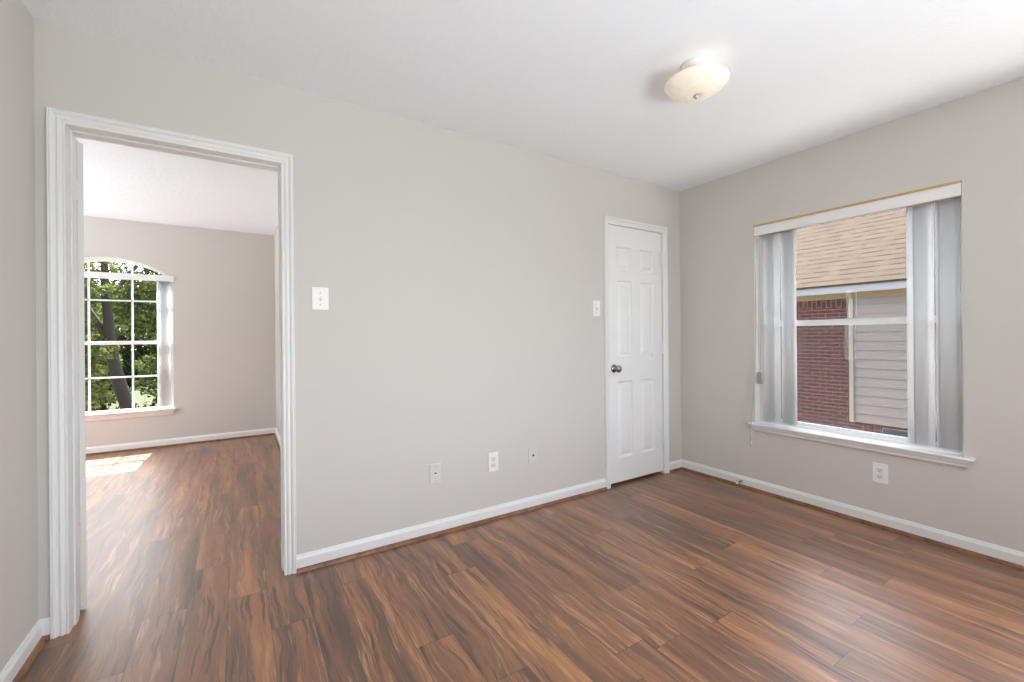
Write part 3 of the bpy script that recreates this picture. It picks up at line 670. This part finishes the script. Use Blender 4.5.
random.seed(4); rng = np.random.default_rng(7)
def leaf_mesh(name, centres, radii, n, size, mat, parent):
    """n small bent leaves spread through ellipsoid clusters"""
    k = rng.choice(len(centres), n, p=np.array([r_**2 for r_ in radii])/sum(r_**2 for r_ in radii))
    d = rng.normal(size=(n, 3)); d /= np.linalg.norm(d, axis=1)[:, None]
    c = np.array(centres)[k] + d*(np.array(radii)[k]*rng.uniform(0.35, 1.0, n)**0.6)[:, None]*np.array([1, 1, 0.8])
    u = rng.normal(size=(n, 3)); u /= np.linalg.norm(u, axis=1)[:, None]
    v = np.cross(u, rng.normal(size=(n, 3))); v /= np.linalg.norm(v, axis=1)[:, None]
    nn = np.cross(u, v)
    s = size*rng.uniform(0.6, 1.35, n)[:, None]
    P = np.stack([c-u*s, c+v*s*0.45-u*s*0.15, c+u*s+nn*s*0.15, c-v*s*0.45-u*s*0.15, c+nn*s*0.12*-1], 1).reshape(-1, 3)
    base_ = (np.arange(n)*5)[:, None]
    F = np.concatenate([base_+np.array([0, 1, 4]), base_+np.array([1, 2, 4]), base_+np.array([2, 3, 4]), base_+np.array([3, 0, 4])])
    me = bpy.data.meshes.new(name); me.from_pydata((P-np.array(parent.location)).tolist(), [], F.tolist()); me.update()
    me.materials.append(M[mat]); o = bpy.data.objects.new(name, me); col.objects.link(o); o.parent = parent
    return o
def tree(loc, trunk_pts, trunk_r, clusters, n, size, mat, label, branches=()):
    t = empty('tree', loc, label, 'tree', group='trees outside the arched window')
    bm = bmesh.new(); tube(bm, trunk_pts, trunk_r, 12); build('trunk', bm, 'bark', t, smooth=True)
    for pts, rr in branches:
        bm = bmesh.new(); tube(bm, pts, rr, 8); build('branch', bm, 'bark', t, smooth=True)
    leaf_mesh('foliage', [c[:3] for c in clusters], [c[3] for c in clusters], n, size, mat, t)
    return t
def blob(cx, cy, cz, rx, ry, rz, n, r0, r1):
    out = []
    while len(out) < n:
        p = rng.uniform(-1, 1, 3)
        if p @ p <= 1: out.append((cx+p[0]*rx, cy+p[1]*ry, cz+p[2]*rz, rng.uniform(r0, r1)))
    return out
# leaning trunk in front, measured along the view ray through the window
tree((-1.45, 8.2, GZ), [(-1.45, 8.2, GZ), (-1.55, 8.2, -0.9), (-1.78, 8.2, -0.04), (-1.88, 8.2, 0.34), (-1.97, 8.2, 0.8), (-2.03, 8.2, 1.54), (-2.07, 8.2, 2.08), (-2.10, 8.3, 2.6), (-2.1, 8.4, 3.3)],
     [0.15, 0.13, 0.11, 0.10, 0.09, 0.075, 0.065, 0.05, 0.02],
     blob(-2.1, 9.1, 2.1, 1.9, 0.9, 0.9, 40, 0.22, 0.42)+blob(-2.6, 7.7, 0.2, 0.6, 0.3, 0.7, 10, 0.12, 0.24)+blob(-2.3, 7.8, 1.5, 0.7, 0.3, 0.8, 12, 0.12, 0.22), 15000, 0.042, 'leaf_green',
     'tree with a leaning trunk right outside the arched window',
     [([(-1.99, 8.2, 1.05), (-2.22, 8.25, 1.55), (-2.6, 8.5, 2.3)], [0.06, 0.05, 0.02]), ([(-2.05, 8.2, 1.8), (-1.8, 8.4, 2.4), (-1.5, 8.6, 2.9)], [0.05, 0.035, 0.015])])
tree((-4.2, 12.5, GZ), [(-4.2, 12.5, GZ), (-4.1, 12.5, 0.5), (-4.0, 12.6, 2.4)], [0.16, 0.12, 0.04], blob(-4.1, 12.5, 0.6, 1.4, 1.2, 2.0, 60, 0.3, 0.55), 22000, 0.055, 'leaf_yellow', 'bushy yellow-green tree standing behind the leaning trunk',
     [([(-4.1, 12.5, 0.5), (-4.8, 12.4, 1.6), (-5.2, 12.3, 2.6)], [0.10, 0.07, 0.03])])
tree((-1.0, 15.0, GZ), [(-1.0, 15.0, GZ), (-1.05, 15.0, 0.5), (-1.0, 15.1, 2.6)], [0.16, 0.12, 0.04], blob(-1.0, 15.0, 0.6, 1.5, 1.2, 2.2, 60, 0.3, 0.55), 22000, 0.055, 'leaf_green', 'mid green tree behind the right side of the arched window',
     [([(-1.05, 15.0, 0.5), (-0.5, 14.9, 1.4), (-0.2, 14.8, 2.2)], [0.10, 0.07, 0.03])])
tree((-5.0, 22.0, GZ), [(-5.0, 22, GZ), (-5.0, 22, 3.0)], [0.3, 0.08], blob(-4.6, 22, 0.6, 4.4, 1.6, 3.2, 130, 0.5, 0.9), 24000, 0.10, 'leaf_dark', 'dark wide tree farthest back beyond the arched window')
